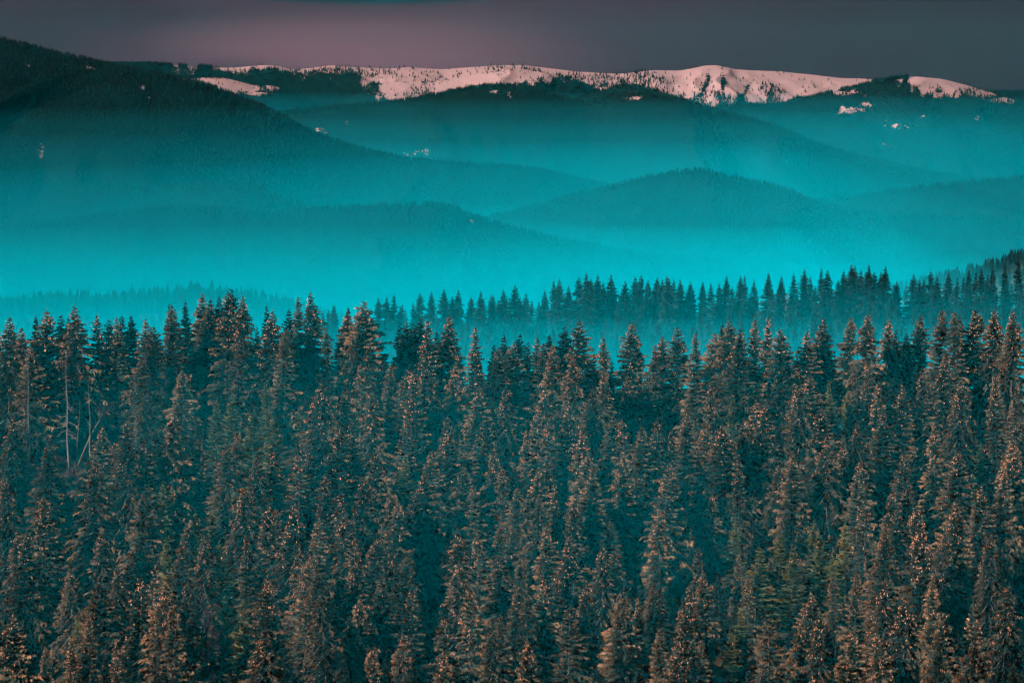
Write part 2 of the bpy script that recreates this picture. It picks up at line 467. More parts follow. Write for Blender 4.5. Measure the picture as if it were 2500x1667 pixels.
ridge('misty_hill_1', 8000, [(-400, 400), (1750, 480), (1900, 462), (2050, 440), (2150, 428), (2250, 418), (2352, 408), (2700, 380)],
      0.35, 'misty wooded hill fading at right edge', 8, nx=300, px0=1500, wood='misty_hill_forest', n_wood=6000, wood_t=0.4, wood_h=(11, 18), wood_label='hazy forest on hill at right edge')
ridge('misty_hill_2', 7500, [(-400, 700), (1100, 510), (1280, 462), (1400, 432), (1480, 412), (1540, 400), (1590, 393), (1615, 394), (1650, 404), (1700, 414), (1760, 424), (1800, 436), (1860, 460), (1950, 486), (2050, 500), (2150, 498), (2260, 504), (2352, 510), (2700, 520)],
      0.35, 'misty peaked hill right of the middle', 9, nx=380, px0=900, wood='peaked_hill_forest', n_wood=14000, wood_t=0.5, wood_h=(11, 18), wood_label='hazy forest on peaked hill right of middle')
ridge('misty_hill_3', 7200, [(-400, 470), (-100, 440), (0, 434), (150, 428), (280, 422), (330, 428), (400, 430), (470, 422), (540, 428), (600, 440), (660, 462), (740, 490), (900, 540), (1300, 620), (2700, 800)],
      0.35, 'low misty hill with small snowy clearing at left', 10, nx=300, px1=1500, snow=snow_low, wood='clearing_hill_forest', n_wood=11000, wood_t=0.5, wood_h=(11, 18), wood_label='hazy forest on low left hill with snowy clearing')
ridge('misty_hill_4', 6500, [(-400, 560), (0, 530), (100, 516), (200, 500), (300, 485), (400, 476), (470, 479), (560, 487), (640, 490), (720, 481), (800, 479), (880, 473), (950, 473), (1010, 471), (1060, 486), (1120, 508), (1250, 545), (1500, 590), (2700, 760)],
      0.33, 'faint long misty hill left of the middle', 11, nx=340, px1=1800, snow=snow_low2, wood='faint_hill_forest', n_wood=12000, wood_t=0.5, wood_h=(10, 16), wood_label='faint hazy forest on long low hill')

# ------------------------------------------------------------------ near ground: hillside, second ridge, two wooded knolls
CREST1 = np.array([(-400, 800), (0, 785), (250, 776), (350, 776), (430, 745), (500, 728), (600, 735), (760, 742), (870, 756), (1000, 786), (1200, 812), (1300, 818), (1450, 818), (1600, 822), (1750, 802), (1900, 792), (2100, 782), (2300, 772), (2500, 764), (2900, 755)], float)
CREST2 = np.array([(-400, 1020), (300, 880), (600, 806), (780, 768), (850, 752), (950, 733), (1060, 718), (1200, 710), (1300, 708), (1400, 690), (1500, 684), (1700, 688), (1850, 682), (2000, 668), (2150, 664), (2230, 672), (2350, 666), (2450, 652), (2500, 645), (2900, 600)], float)
YC1, YC2 = 525.0, 1010.0


def ground1(x, y):
    """height of the near hillside"""
    x = np.asarray(x, float); y = np.asarray(y, float)
    px, _ = project(x, np.full_like(x, YC1), np.full_like(x, -80.0))
    tip = np.interp(px, CREST1[:, 0], CREST1[:, 1])
    zc = -(tip - HORIZON) / FPX * YC1 * 1.0 - 24.5
    d = YC1 - y
    front = zc - 0.235 * np.maximum(d, 0) - 0.00012 * np.maximum(d, 0) ** 2
    back = -0.48 * np.maximum(-d, 0) * np.minimum(np.maximum(-d, 0) / 60.0, 1.0)
    z = np.where(d >= 0, front, zc + back)
    return z + (fbm(x / 22, y / 22, 31, 3) - 0.5) * 2.2


def ground2(x, y):
    x = np.asarray(x, float); y = np.asarray(y, float)
    px, _ = project(x, np.full_like(x, YC2), np.full_like(x, -110.0))
    tip = np.interp(px, CREST2[:, 0], CREST2[:, 1])
    zc = -(tip - HORIZON) / FPX * YC2 - 23.0
    d = YC2 - y
    z = np.where(d >= 0, zc - 0.27 * np.maximum(d, 0), zc - 0.5 * np.maximum(-d, 0) * np.minimum(np.maximum(-d, 0) / 80.0, 1.0))
    return z + (fbm(x / 40, y / 40, 41, 3) - 0.5) * 5


def grid_ground(name, f, x0, x1, y0, y1, nx, ny, label, mat=M_FLOOR, zmin=-1e9):
    xs, ys = np.linspace(x0, x1, nx), np.linspace(y0, y1, ny)
    XX, YY = np.meshgrid(xs, ys)
    ZZ = np.maximum(f(XX.ravel(), YY.ravel()).reshape(XX.shape), zmin)
    ii, jj = np.meshgrid(np.arange(ny - 1), np.arange(nx - 1), indexing='ij')
    a = (ii * nx + jj).ravel()
    F = np.stack([a, a + 1, a + nx + 1, a + nx], 1)
    me = mesh_from(name, np.stack([XX, YY, ZZ], -1).reshape(-1, 3), F, mat, smooth=True)
    return tag(link(name, me), label, 'ground', kind='structure')


grid_ground('hillside', ground1, -220, 220, 60, 900, 150, 280, 'steep forest floor of the near spruce hillside')
grid_ground('second_ridge', ground2, -420, 420, 620, 1500, 140, 160, 'wooded ridge behind the near hillside')

KNOLL_L = np.array([(-400, 745), (0, 728), (64, 718), (128, 709), (190, 707), (234, 712), (308, 714), (350, 710), (415, 701), (468, 692), (530, 694), (574, 701), (638, 710), (690, 723), (745, 738), (800, 755), (1000, 830), (1400, 980)], float)
KNOLL_R = np.array([(1800, 800), (2050, 735), (2150, 700), (2211, 686), (2264, 670), (2317, 657), (2370, 643), (2424, 627), (2476, 608), (2500, 599), (2900, 470)], float)


def knoll_fn(prof, D, h, seed):
    def f(x, y):
        x = np.asarray(x, float); y = np.asarray(y, float)
        px, _ = project(x, np.full_like(x, D), np.full_like(x, -0.09 * D))
        zc = -(np.interp(px, prof[:, 0], prof[:, 1]) - HORIZON) / FPX * D - h
        d = D - y
        z = zc - np.where(d >= 0, 0.33, 0.45) * np.abs(d) * np.minimum(np.abs(d) / 70.0, 1.0)
        return z + (fbm(x / 60, y / 60, seed, 3) - 0.5) * 6
    return f


knoll_l = knoll_fn(KNOLL_L, 1900.0, 17.0, 51)
knoll_r = knoll_fn(KNOLL_R, 2300.0, 14.0, 52)
grid_ground('left_knoll', knoll_l, -560, 260, 1500, 2500, 90, 100, 'low misty wooded knoll at left behind the hillside', zmin=FLOOR_Z)
grid_ground('right_knoll', knoll_r, 200, 900, 1800, 2900, 90, 100, 'wooded hill rising at right edge behind second ridge', zmin=FLOOR_Z)

# ------------------------------------------------------------------ spruce prototypes


class TB:
    def __init__(self): self.v, self.f, self.ti, self.tp, self.m = [], [], [], [], []
    def tri(self, a, b, c, tint, ta, tb, tc, m=0):
        self.m.append(m)
        n = len(self.v)
        self.v += [a, b, c]; self.f.append((n, n + 1, n + 2))
        self.ti += [tint] * 3; self.tp += [ta, tb, tc]


def tube(path, radii, sides=6):
    V, F = [], []
    for i, (p, r) in enumerate(zip(path, radii)):
        for k in range(sides):
            a = 2 * math.pi * k / sides
            V.append((p[0] + math.cos(a) * r, p[1] + math.sin(a) * r, p[2]))
    for i in range(len(path) - 1):
        for k in range(sides):
            a, b = i * sides + k, i * sides + (k + 1) % sides
            F.append((a, b, b + sides)); F.append((a, b + sides, a + sides))
    return V, F


def spruce(seed, H, R, kind):
    """(trunk, crown, cones) vertex data of one spruce. kind: broad, slender, sparse, droop, young, twin"""
    r = random.Random(seed)
    U = r.uniform
    lean = (U(-.012, .012), U(-.012, .012)); wob = U(0, 6.28)

    def axis(z):
        return (lean[0] * z + 0.12 * math.sin(z * 0.25 + wob), lean[1] * z + 0.12 * math.cos(z * 0.22 + wob), z)
    young = kind == 'young'
    r0 = 0.011 * H + 0.03
    zs = [-1.0 + (H + 1.0) * k / 12 for k in range(13)]
    trunk = tube([axis(z) for z in zs], [max(r0 * (1 - max(z, 0) / H) ** 0.9, 0.02) for z in zs], 6)
    cr, co = TB(), TB()
    crown_base = H * (0.08 if young else U(0.07, 0.12))
    sect = [U(0.8, 1.18) for _ in range(7)]
    gapz = [(U(0.3, 0.95), U(0, 6.28)) for _ in range(5 if kind != 'sparse' else 9)]

    def branch(z, az, L, s, small=False):
        base = axis(z)
        ca, sa = math.cos(az), math.sin(az)
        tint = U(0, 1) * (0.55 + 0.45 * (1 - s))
        if young:
            rise, drp, up = 0.45 - 0.25 * s, 0.12 + 0.18 * s, 0.10
        elif kind == 'droop':
            rise, drp, up = 0.30 - 0.25 * s, 0.22 + 0.55 * s, 0.22 * s
        else:
            rise, drp, up = 0.52 - 0.50 * s, 0.12 + 0.48 * s, 0.28 * s
        rise += U(-.1, .1); drp += U(-.1, .1)
        n = 3 if L < 0.8 else (4 if L < 2 else 6)
        side = U(-.12, .12)
        P = []
        for k in range(n + 1):
            t = 0.06 + 0.94 * k / n
            q = side * L * t * t
            P.append((base[0] + ca * L * t - sa * q, base[1] + sa * L * t + ca * q, z + L * (rise * t - drp * t * t + up * t ** 3)))
        w0 = 0.045 + 0.012 * L
        for k in range(n):
            a, b = P[k], P[k + 1]
            t0, t1 = k / n, (k + 1) / n
            # woody axis with needles on top
            cr.tri((a[0] - sa * w0, a[1] + ca * w0, a[2]), (a[0] + sa * w0, a[1] - ca * w0, a[2]), b, min(1, tint + .3), t0, t0, t1, 1 if (kind in ('sparse', 'droop') and L > 1.2 and k < n - 1) else 0)
            lf = (0.40 * L * (1 - 0.62 * t0) + 0.16) * (0.85 if young else 1.0)
            if t0 < 0.15 and s > 0.35: lf *= 0.45
            for sg in (-1, 1):
                for q in range(3):
                    if U(0, 1) < (0.30 if kind == 'sparse' else 0.08): continue
                    u = U(0, 0.4) + 0.28 * q * U(0.6, 1)
                    m = (a[0] + (b[0] - a[0]) * u, a[1] + (b[1] - a[1]) * u, a[2] + (b[2] - a[2]) * u)
                    l = lf * U(0.55, 1.15)
                    fo, sd = U(0.35, 0.8), U(0.5, 0.9) * sg
                    dz = -l * (U(0.02, 0.35) if young else U(0.2, 1.0) * (0.35 + 0.85 * s))
                    tipv = (m[0] + (ca * fo - sa * sd) * l, m[1] + (sa * fo + ca * sd) * l, m[2] + dz)
                    ww = U(0.09, 0.19) * (0.7 + 0.12 * L)
                    e = (m[0] + ca * ww * 1.2, m[1] + sa * ww * 1.2, m[2] + U(-.06, .1))
                    f2 = (m[0] - ca * ww, m[1] - sa * ww, m[2] - U(0, .14))
                    cr.tri(f2, e, tipv, min(1, max(0, tint + U(-.2, .2))), t0, t0, min(1, t0 + .45))
            if not young and (L > 1.0):
                # hanging comb of twigs
                for q in range(2):
                    if U(0, 1) < 0.12: continue
                    u = U(0, 1)
                    m = (a[0] + (b[0] - a[0]) * u, a[1] + (b[1] - a[1]) * u, a[2] + (b[2] - a[2]) * u)
                    hl = U(0.3, 0.85) * (0.45 + 0.8 * s) * (1.35 if kind in ('droop', 'broad') else 1.0)
                    ww = U(0.12, 0.26)
                    x_, y_ = U(-.22, .22) * L * .4, U(-.22, .22) * L * .4
                    cr.tri((m[0] + x_ + ca * ww, m[1] + y_ + sa * ww, m[2]), (m[0] + x_ - ca * ww, m[1] + y_ - sa * ww, m[2] - .05), (m[0] + x_ + U(-.1, .1), m[1] + y_ + U(-.1, .1), m[2] - hl), max(0, tint - .15), t0 * .6, t0 * .6, t0 * .8)
        tip = P[-1]
        e = 0.10 + 0.05 * L
        cr.tri((P[-2][0] - sa * e * .6, P[-2][1] + ca * e * .6, P[-2][2]), (P[-2][0] + sa * e * .6, P[-2][1] - ca * e * .6, P[-2][2]), (tip[0] + ca * e, tip[1] + sa * e, tip[2] + e * U(0, .6)), min(1, tint + .2), .7, .7, 1)
        # cones hang in clusters from the outer twigs
        pc = {'broad': .85, 'slender': .75, 'sparse': .9, 'droop': .8, 'twin': .85, 'young': 0.05}[kind] * (0.6 if s < 0.45 else 0.16)
        if not small and U(0, 1) < pc:
            for q in range(r.choice((1, 2, 2, 3, 4)) if L > .5 else 1):
                k = r.choice((n, n, n - 1))
                c = P[k]
                cx, cyy, cz = c[0] + U(-.3, .3), c[1] + U(-.3, .3), c[2] - U(0.0, .25)
                l, rw = U(.2, .36), U(.06, .10)
                ti = U(0, 1)
                dx, dy = U(-.08, .08), U(-.08, .08)
                a = (cx, cyy, cz + .05); b = (cx + dx, cyy + dy, cz - l)
                ring = [(cx + dx * .5 + rw * math.cos(h), cyy + dy * .5 + rw * math.sin(h), cz - l * .45) for h in (0, 2.1, 4.2)]
                for h in range(3):
                    co.tri(a, ring[h], ring[(h + 1) % 3], ti, 0, 0, 0); co.tri(b, ring[(h + 1) % 3], ring[h], ti, 0, 0, 0)

    z = H - 0.35
    while z > crown_base:
        s = (H - z) / (H - crown_base)
        env = R * min(1.0, (s * 1.15) ** (0.84 if kind != 'slender' else 0.76)) * (1.0 if s < .8 else 1 - (s - .8) * .9) + 0.12
        nb_ = int((4 + 5.5 * min(1, s * 2.4)) * (0.72 if kind == 'sparse' else 1.0) + U(0, 1.6))
        a0 = U(0, 6.28)
        wz = U(0.82, 1.15)
        for k in range(nb_):
            az = a0 + 6.283 * k / nb_ + U(-.25, .25)
            sc = sect[int(((az % 6.283) / 6.283) * 7) % 7]
            L = env * wz * sc * U(0.7, 1.12)
            if any(abs(s - g) < .035 and math.cos(az - ga) > 0.2 for g, ga in gapz): L *= U(.25, .6)
            branch(z + U(-.18, .18), az, max(L, .15), s)
        if s > .06:
            for k in range(2 if kind != 'sparse' else 0):
                branch(z - U(.1, .5), U(0, 6.28), env * U(.3, .75), s, True)
        z -= (0.36 + 0.60 * min(1, s * 1.6)) * (0.85 if young else 1.0) * U(.85, 1.2) * (1.25 if kind == 'sparse' else 1)
    # leader
    t0 = axis(H - .4)
    for k in range(3):
        a = 2.1 * k
        cr.tri((t0[0] + .07 * math.cos(a), t0[1] + .07 * math.sin(a), t0[2]), (t0[0] + .07 * math.cos(a + 2.1), t0[1] + .07 * math.sin(a + 2.1), t0[2]), (t0[0], t0[1], H + .75), .6, .4, .4, .8)
    if kind == 'twin':
        # a second leader splitting off below the top
        zz = H * 0.80
        off = (U(.9, 1.3), U(-.6, .6))
        q = H * 0.95
        for k in range(14):
            u = k / 13
            zq = zz + (q - zz) * u
            for j in range(5):
                az = U(0, 6.28); L = (1 - u) * 1.25 + .15
                n0 = len(cr.v); m0 = len(co.v)
                branch(zq, az, L, .12 + .15 * (1 - u))
                ax = axis(zq)
                k2 = min(1, u * 2.2)
                for i in range(n0, len(cr.v)):
                    p = cr.v[i]; cr.v[i] = (p[0] + off[0] * k2, p[1] + off[1] * k2, p[2])
                for i in range(m0, len(co.v)):
                    p = co.v[i]; co.v[i] = (p[0] + off[0] * k2, p[1] + off[1] * k2, p[2])
    return trunk, cr, co


SPEC = [('broad', 25, 3.9), ('broad', 26, 3.6), ('broad', 24, 4.1), ('slender', 24, 2.7), ('slender', 26, 2.9), ('slender', 22, 2.5),
        ('sparse', 25, 3.7), ('sparse', 24, 3.3), ('droop', 26, 4.2), ('droop', 25, 3.8), ('young', 17, 2.5), ('young', 16, 2.2), ('young', 18, 2.8), ('twin', 25, 3.5), ('broad', 22, 3.4), ('sparse', 26, 4.0), ('slender', 25, 2.4), ('droop', 24, 4.4), ('twin', 23, 3.2), ('young', 15, 2.6)]
PROTO = []
FAR_SRC = []
lib = bpy.data.collections.new('spruce_sources')
SPEC = [(k, h, r * (1.25 if k in ('slender', 'young') else 1.4)) for k, h, r in SPEC]
for i, (kind, H, R) in enumerate(SPEC):
    (tv, tf), cr, co = spruce(100 + i, H, R, kind)
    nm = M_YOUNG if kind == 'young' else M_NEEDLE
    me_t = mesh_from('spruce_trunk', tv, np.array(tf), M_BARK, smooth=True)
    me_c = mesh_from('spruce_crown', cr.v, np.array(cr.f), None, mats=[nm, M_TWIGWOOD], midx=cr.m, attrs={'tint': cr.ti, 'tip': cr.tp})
    me_k = mesh_from('spruce_cones', co.v, np.array(co.f), M_CONE, attrs={'tint': co.ti}) if co.f else None
    # the same tree as one mesh, for the uncounted rest of the forest
    v = list(tv) + cr.v + co.v
    n1, n2 = len(tv), len(tv) + len(cr.v)
    f = np.concatenate([np.array(tf), np.array(cr.f) + n1] + ([np.array(co.f) + n2] if co.f else []))
    mi = [0] * len(tf) + [1 if q_ == 0 else 3 for q_ in cr.m] + [2] * len(co.f)
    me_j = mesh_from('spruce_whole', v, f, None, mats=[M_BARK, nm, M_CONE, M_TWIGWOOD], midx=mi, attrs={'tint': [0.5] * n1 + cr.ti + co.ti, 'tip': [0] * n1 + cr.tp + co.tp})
    oj = bpy.data.objects.new(f'source_{i:02d}', me_j)
    lib.objects.link(oj)
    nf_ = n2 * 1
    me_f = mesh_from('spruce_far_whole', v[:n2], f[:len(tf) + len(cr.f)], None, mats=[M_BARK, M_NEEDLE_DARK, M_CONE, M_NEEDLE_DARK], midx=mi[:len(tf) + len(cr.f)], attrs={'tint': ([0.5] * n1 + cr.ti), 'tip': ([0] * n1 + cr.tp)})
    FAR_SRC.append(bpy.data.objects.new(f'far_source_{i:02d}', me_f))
    PROTO.append(dict(kind=kind, H=H, R=R, trunk=me_t, crown=me_c, cones=me_k))
BY = {}
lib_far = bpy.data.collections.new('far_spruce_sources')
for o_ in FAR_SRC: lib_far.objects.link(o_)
for i, s in enumerate(SPEC): BY.setdefault(s[0], []).append(i)

# ------------------------------------------------------------------ where the trees of the near hillside stand
Z = 2.766
CREST_TIPS = [(x / Z, 600 + y / Z) for x, y in [(30, 480), (135, 550), (245, 480), (312, 435), (412, 465), (470, 485), (503, 408), (653, 465), (743, 500), (790, 490), (828, 475), (882, 475), (978, 500), (1020, 545), (1065, 545), (1140, 395), (1175, 400), (1245, 375), (1345, 330), (1403, 365), (1470, 340), (1515, 325), (1565, 292), (1655, 335), (1797, 405), (1850, 440), (1943, 425), (2003, 345), (2105, 315), (2205, 550), (2345, 440)]]
CREST_TIPS += [(800 + x / Z, 600 + y / Z) for x, y in [(135, 420), (257, 375), (480, 515), (535, 510), (585, 525), (630, 485), (675, 505), (815, 480), (745, 575), (995, 555), (1130, 670), (1200, 600), (1250, 650), (1295, 600), (1360, 650), (1410, 620), (1505, 600), (1595, 545), (1703, 470), (1880, 620), (2048, 520), (2090, 650), (2180, 670), (2250, 610), (1450, 660), (1545, 670)]]
CREST_TIPS += [(1650 + x / Z, 560 + y / Z) for x, y in [(18, 660), (120, 700), (265, 700), (310, 640), (375, 615), (435, 670), (535, 610), (630, 595), (728, 675), (865, 690), (968, 640), (1025, 605), (1178, 590), (1288, 570), (1425, 610), (1490, 685), (1560, 700), (1640, 585), (1795, 540), (1887, 555), (1935, 635), (2022, 545), (2150, 545), (2280, 550)]]
SLOPE_TIPS = [(x / Z, 600 + y / Z) for x, y in [(250, 700), (95, 1160), (680, 1220), (318, 1300), (860, 1190), (1265, 570), (1615, 620), (1915, 560), (1150, 1120), (1340, 1290), (1595, 1240), (1540, 1330), (2165, 910), (2330, 960), (980, 1310), (2255, 1210), (1710, 1400), (600, 1440), (2120, 1380)]]
SLOPE_TIPS += [(800 + x / Z, 600 + y / Z) for x, y in [(215, 800), (275, 690), (370, 770), (430, 795), (560, 830), (590, 845), (665, 805), (905, 735), (850, 800), (1170, 880), (1205, 965), (1270, 960), (1450, 965), (1685, 740), (1785, 755), (1920, 780), (1850, 850), (2030, 880), (2140, 850), (1635, 1070), (1405, 1075), (1510, 1180), (830, 1260), (1040, 1240), (540, 1165), (325, 985), (165, 1240), (120, 1190), (705, 1385), (925, 1490), (1115, 1360), (1185, 1340), (1345, 1240), (1075, 1155), (1930, 1140), (2030, 1170), (2235, 1180), (2145, 1230), (1700, 1230), (1755, 1260), (300, 1360), (790, 1150), (1830, 960), (2315, 1250), (1480, 1480), (1390, 1510), (1260, 1480), (2010, 1380)]]
SLOPE_TIPS += [(1650 + x / Z, 560 + y / Z) for x, y in [(230, 1030), (850, 1040), (900, 990), (970, 860), (1305, 900), (1380, 1040), (1470, 1000), (1520, 1045), (1625, 900), (1680, 960), (540, 1160), (600, 1190), (70, 1240), (195, 1290), (320, 1320), (430, 1320), (1010, 1220), (1040, 1190), (1020, 1385), (1140, 1400), (1405, 1240), (1350, 1180), (1770, 1310), (1800, 845), (1925, 1020), (2270, 1420), (2190, 980), (715, 1300), (1210, 1300), (520, 830)]]
SLOPE_TIPS += [(x / Z, 1100 + y / Z) for x, y in [(70, 170), (305, 310), (620, 55), (160, 555), (965, 280), (1650, 235), (1830, 300), (1970, 370), (1800, 365), (1870, 395), (1660, 570), (1370, 570), (1210, 510), (690, 860), (815, 775), (910, 855), (1055, 775), (1130, 900), (2290, 290), (2195, 150), (2235, 30), (2025, 20), (1845, 0), (2120, 460), (2000, 690), (2080, 700), (2150, 780), (2220, 950), (2310, 820), (1800, 1080), (1780, 1200), (1190, 1060), (1290, 1210), (475, 1250), (60, 1130), (165, 1260), (300, 1490), (540, 1490), (715, 1400), (1095, 1440), (1280, 1440), (1450, 1490), (1565, 1480), (2040, 990), (2310, 1370), (950, 1510), (1790, 850), (940, 1010)]]
SLOPE_TIPS += [(825 + x / Z, 1100 + y / Z) for x, y in [(190, 170), (355, 265), (405, 335), (580, 150), (860, 110), (925, 235), (1105, 110), (1325, 130), (1405, 125), (1480, 225), (1215, 250), (1365, 310), (1570, 300), (1690, 30), (2190, 160), (2230, 90), (1740, 130), (235, 590), (100, 570), (75, 430), (335, 690), (470, 690), (735, 640), (810, 530), (815, 760), (940, 530), (1045, 470), (1115, 690), (1215, 690), (1430, 520), (1550, 570), (1765, 640), (2180, 400), (300, 860), (120, 730), (480, 950), (130, 990), (85, 1100), (440, 1240), (705, 1130), (1220, 900), (1290, 1000), (1395, 850), (1680, 900), (1120, 1100), (1390, 1060), (1560, 1040), (1930, 950), (2040, 990), (2130, 880), (2180, 1190), (2345, 960), (1320, 1290), (1040, 1180), (800, 1400), (680, 1380), (500, 1430), (320, 1400), (260, 1330), (30, 1380), (2030, 1440), (1790, 1510), (890, 940), (2310, 1050)]]
SLOPE_TIPS += [(1650 + x / Z, 1100 + y / Z) for x, y in [(1235, 70), (1570, 260), (1455, 260), (1290, 330), (1430, 530), (200, 820), (85, 920), (1410, 890), (1560, 980), (2005, 1030), (2220, 900), (2080, 240), (2220, 130), (1900, 340), (1660, 400), (1680, 540), (980, 1100), (1200, 1190), (1420, 1230), (1835, 1130), (1910, 1230), (2005, 1270), (180, 1270), (20, 1280), (890, 950), (1040, 1210), (1150, 1380), (1780, 1490), (2280, 1430), (790, 20), (1930, 10), (1820, 560), (2150, 560), (640, 1120), (1520, 400)]]
GAP_TIPS = [(60, 1110), (20, 1090), (262, 1135), (335, 1110), (385, 1080), (425, 1050), (90, 1195), (300, 1190), (375, 1185), (45, 1160), (345, 1060), (8, 1030), (450, 1110)]
SLOPE_TIPS += [(1165, 862), (1198, 892), (1178, 945), (1215, 850)]
YOUNG_TIPS = [(x / Z, 600 + y / Z) for x, y in [(1450, 1060), (1575, 1020), (1785, 920), (1860, 1150), (2075, 940), (2020, 1080), (1700, 1110), (1060, 1240), (1220, 1350), (1335, 1210), (2235, 1420), (2040, 1390)]]
YOUNG_TIPS += [(800 + x / Z, 600 + y / Z) for x, y in [(1540, 950), (1720, 1020), (1275, 1120), (950, 1220), (650, 1195), (275, 1170), (360, 1100), (410, 1040), (520, 1410), (2250, 1100)]]
YOUNG_TIPS += [(1650 + x / Z, 560 + y / Z) for x, y in [(1060, 1040), (1175, 1085), (400, 1150), (1940, 1460), (2040, 1450), (500, 1010), (590, 990), (750, 950)]]
YOUNG_TIPS += [(x / Z, 1100 + y / Z) for x, y in [(1075, 230), (1160, 250), (1570, 180), (1730, 260), (1150, 600), (1280, 660), (1530, 360), (1450, 400), (1340, 420), (1500, 635), (1550, 620), (2070, 410), (500, 1110), (1640, 1020)]]
YOUNG_TIPS += [(825 + x / Z, 1100 + y / Z) for x, y in [(300, 265), (50, 40), (430, 60)]]
YOUNG_TIPS += [(1650 + x / Z, 1100 + y / Z) for x, y in [(1150, 500), (940, 470), (690, 540), (785, 640), (715, 650), (970, 560), (1040, 700), (540, 650), (575, 690), (760, 540), (395, 1050), (435, 1080), (455, 1200), (340, 1220), (540, 830), (490, 1440)]]

TREES = []     # dict(x, y, z, h, proto, rot, tip)


def add_tree(px, py, h, proto, crest=False):
    """a tree of height h whose top shows at (px, py): stands where that sight line clears the slope by h"""
    dx, dy, dz = ray(px, py)
    if crest:
        Y = YC1 - rnd.uniform(-6, 14)
        x, zt = dx / dy * Y, dz / dy * Y
        g = float(ground1(np.array([x]), np.array([Y]))[0])
        h = min(max(zt - g, 15.0), 31.0)
    else:
        Ys = np.linspace(330, YC1 + 2, 400)
        xs = dx / dy * Ys
        gap = dz / dy * Ys - ground1(xs, Ys)
        ok = np.where(gap <= h)[0]
        Y = Ys[ok[0]] if len(ok) else YC1
        if len(ok) == 0 or ok[-1] == len(Ys) - 1:
            # sight line meets the slope where the clearance has dropped to h
            i = np.argmin(np.abs(gap - h)); Y = Ys[i]
        x = dx / dy * Y
        g = float(ground1(np.array([x]), np.array([Y]))[0])
        h = dz / dy * Y - g
        h = min(max(h, 9.0), 32.0)
    TREES.append(dict(x=x, y=float(Y), z=g, h=h, proto=proto, rot=rnd.uniform(0, 6.28)))


def pick(*kinds): return rnd.choice([i for k in kinds for i in BY[k]])


for px, py in CREST_TIPS:
    add_tree(px, py, 25, pick('broad', 'slender', 'slender', 'droop', 'twin', 'broad'), crest=True)
for px, py in SLOPE_TIPS:
    if abs(px - 224) < 6 and abs(py - 1120) < 6: add_tree(px, py, 27, BY['droop'][0]); continue
    add_tree(px, py, rnd.uniform(20, 26.5), pick('broad', 'broad', 'droop', 'slender', 'sparse', 'droop', 'twin'))
for px, py in YOUNG_TIPS:
    add_tree(px, py, rnd.uniform(13.5, 19), pick('young'))
for px, py in GAP_TIPS:
    add_tree(px, py, rnd.uniform(9.5, 14), pick('young', 'slender', 'broad'))
n_listed = len(TREES)

# the rest of the stand, between and behind those
pos = [(t['x'], t['y']) for t in TREES]
tries = 0
while tries < 15000:
    tries += 1
    Y = rnd.uniform(335, YC1 + 42)
    half = (IMW / 2 + 1000) / FPX * Y
    x = rnd.uniform(-half, half)
    out = abs(x) > (IMW / 2 + 60) / FPX * Y
    if any((x - a) ** 2 + (Y - b) ** 2 < (8.0 if i < n_listed else (7.6 if out else 10.0)) ** 2 for i, (a, b) in enumerate(pos)): continue
    g = float(ground1(np.array([x]), np.array([Y]))[0])
    proto = pick('broad', 'slender', 'sparse', 'droop', 'slender', 'young')
    h = rnd.uniform(11, 15) if SPEC[proto][0] == 'young' else (rnd.uniform(19, 27) if out else rnd.uniform(15, 22))
    px, py = project(x, Y, g + h)
    if YC1 - 30 < Y < YC1 + 8 and not out: h = min(h, 16)
    if 125 < px < 305 and 890 < py < 1080: continue
    if 125 < px < 222 and 1060 < py < 1215: continue          # the gap with the dead trunks
    pos.append((x, Y))
    TREES.append(dict(x=x, y=Y, z=g, h=h, proto=proto, rot=rnd.uniform(0, 6.28)))

tries = 0
while tries < 5000:
    tries += 1
    Y = rnd.uniform(340, YC1 - 4)
    half = (IMW / 2 + 60) / FPX * Y
    x = rnd.uniform(-half, half)
    if any((x - a) ** 2 + (Y - b) ** 2 < 4.6 ** 2 for a, b in pos): continue
    g = float(ground1(np.array([x]), np.array([Y]))[0])
    h = rnd.uniform(6, 12)
    px, py = project(x, Y, g + h)
    if 130 < px < 300 and 890 < py < 1085: continue
    if 125 < px < 222 and 1060 < py < 1215: continue
    pos.append((x, Y))
    TREES.append(dict(x=x, y=Y, z=g, h=h, proto=pick('young', 'slender', 'broad', 'slender'), rot=rnd.uniform(0, 6.28)))

# how much of each shows: paint them far to near on a coarse grid
q = 5
ids = -np.ones((int(IMH / q) + 1, int(IMW / q) + 1), int)
for i in sorted(range(len(TREES)), key=lambda i: -TREES[i]['y']):
    t = TREES[i]
    p = PROTO[t['proto']]
    t['s'] = t['h'] / p['H']
    tx, ty = project(t['x'], t['y'], t['z'] + t['h'])
    bx_, by_ = project(t['x'], t['y'], t['z'])
    t['tip'] = (tx, ty)
    wpx = p['R'] * t['s'] * FPX / t['y']
    t['wpx'] = wpx
    for row in range(max(0, int(ty / q)), min(ids.shape[0], int(by_ / q) + 1)):
        u = max(0.0, (row * q - ty) / max(by_ - ty, 1))
        hw = wpx * min(1, (u * 1.3) ** 0.8)
        a, b = int((tx - hw) / q), int((tx + hw) / q) + 1
        if b > 0 and a < ids.shape[1]: ids[row, max(a, 0):min(b, ids.shape[1])] = i
cnt = np.bincount(ids[ids >= 0].ravel(), minlength=len(TREES))
order = np.argsort(-cnt)
chosen = [i for i in order[:310] if cnt[i] > 12]
chosen_set = set(chosen)
rest = [i for i in range(len(TREES)) if i not in chosen_set and cnt[i] >= 0]

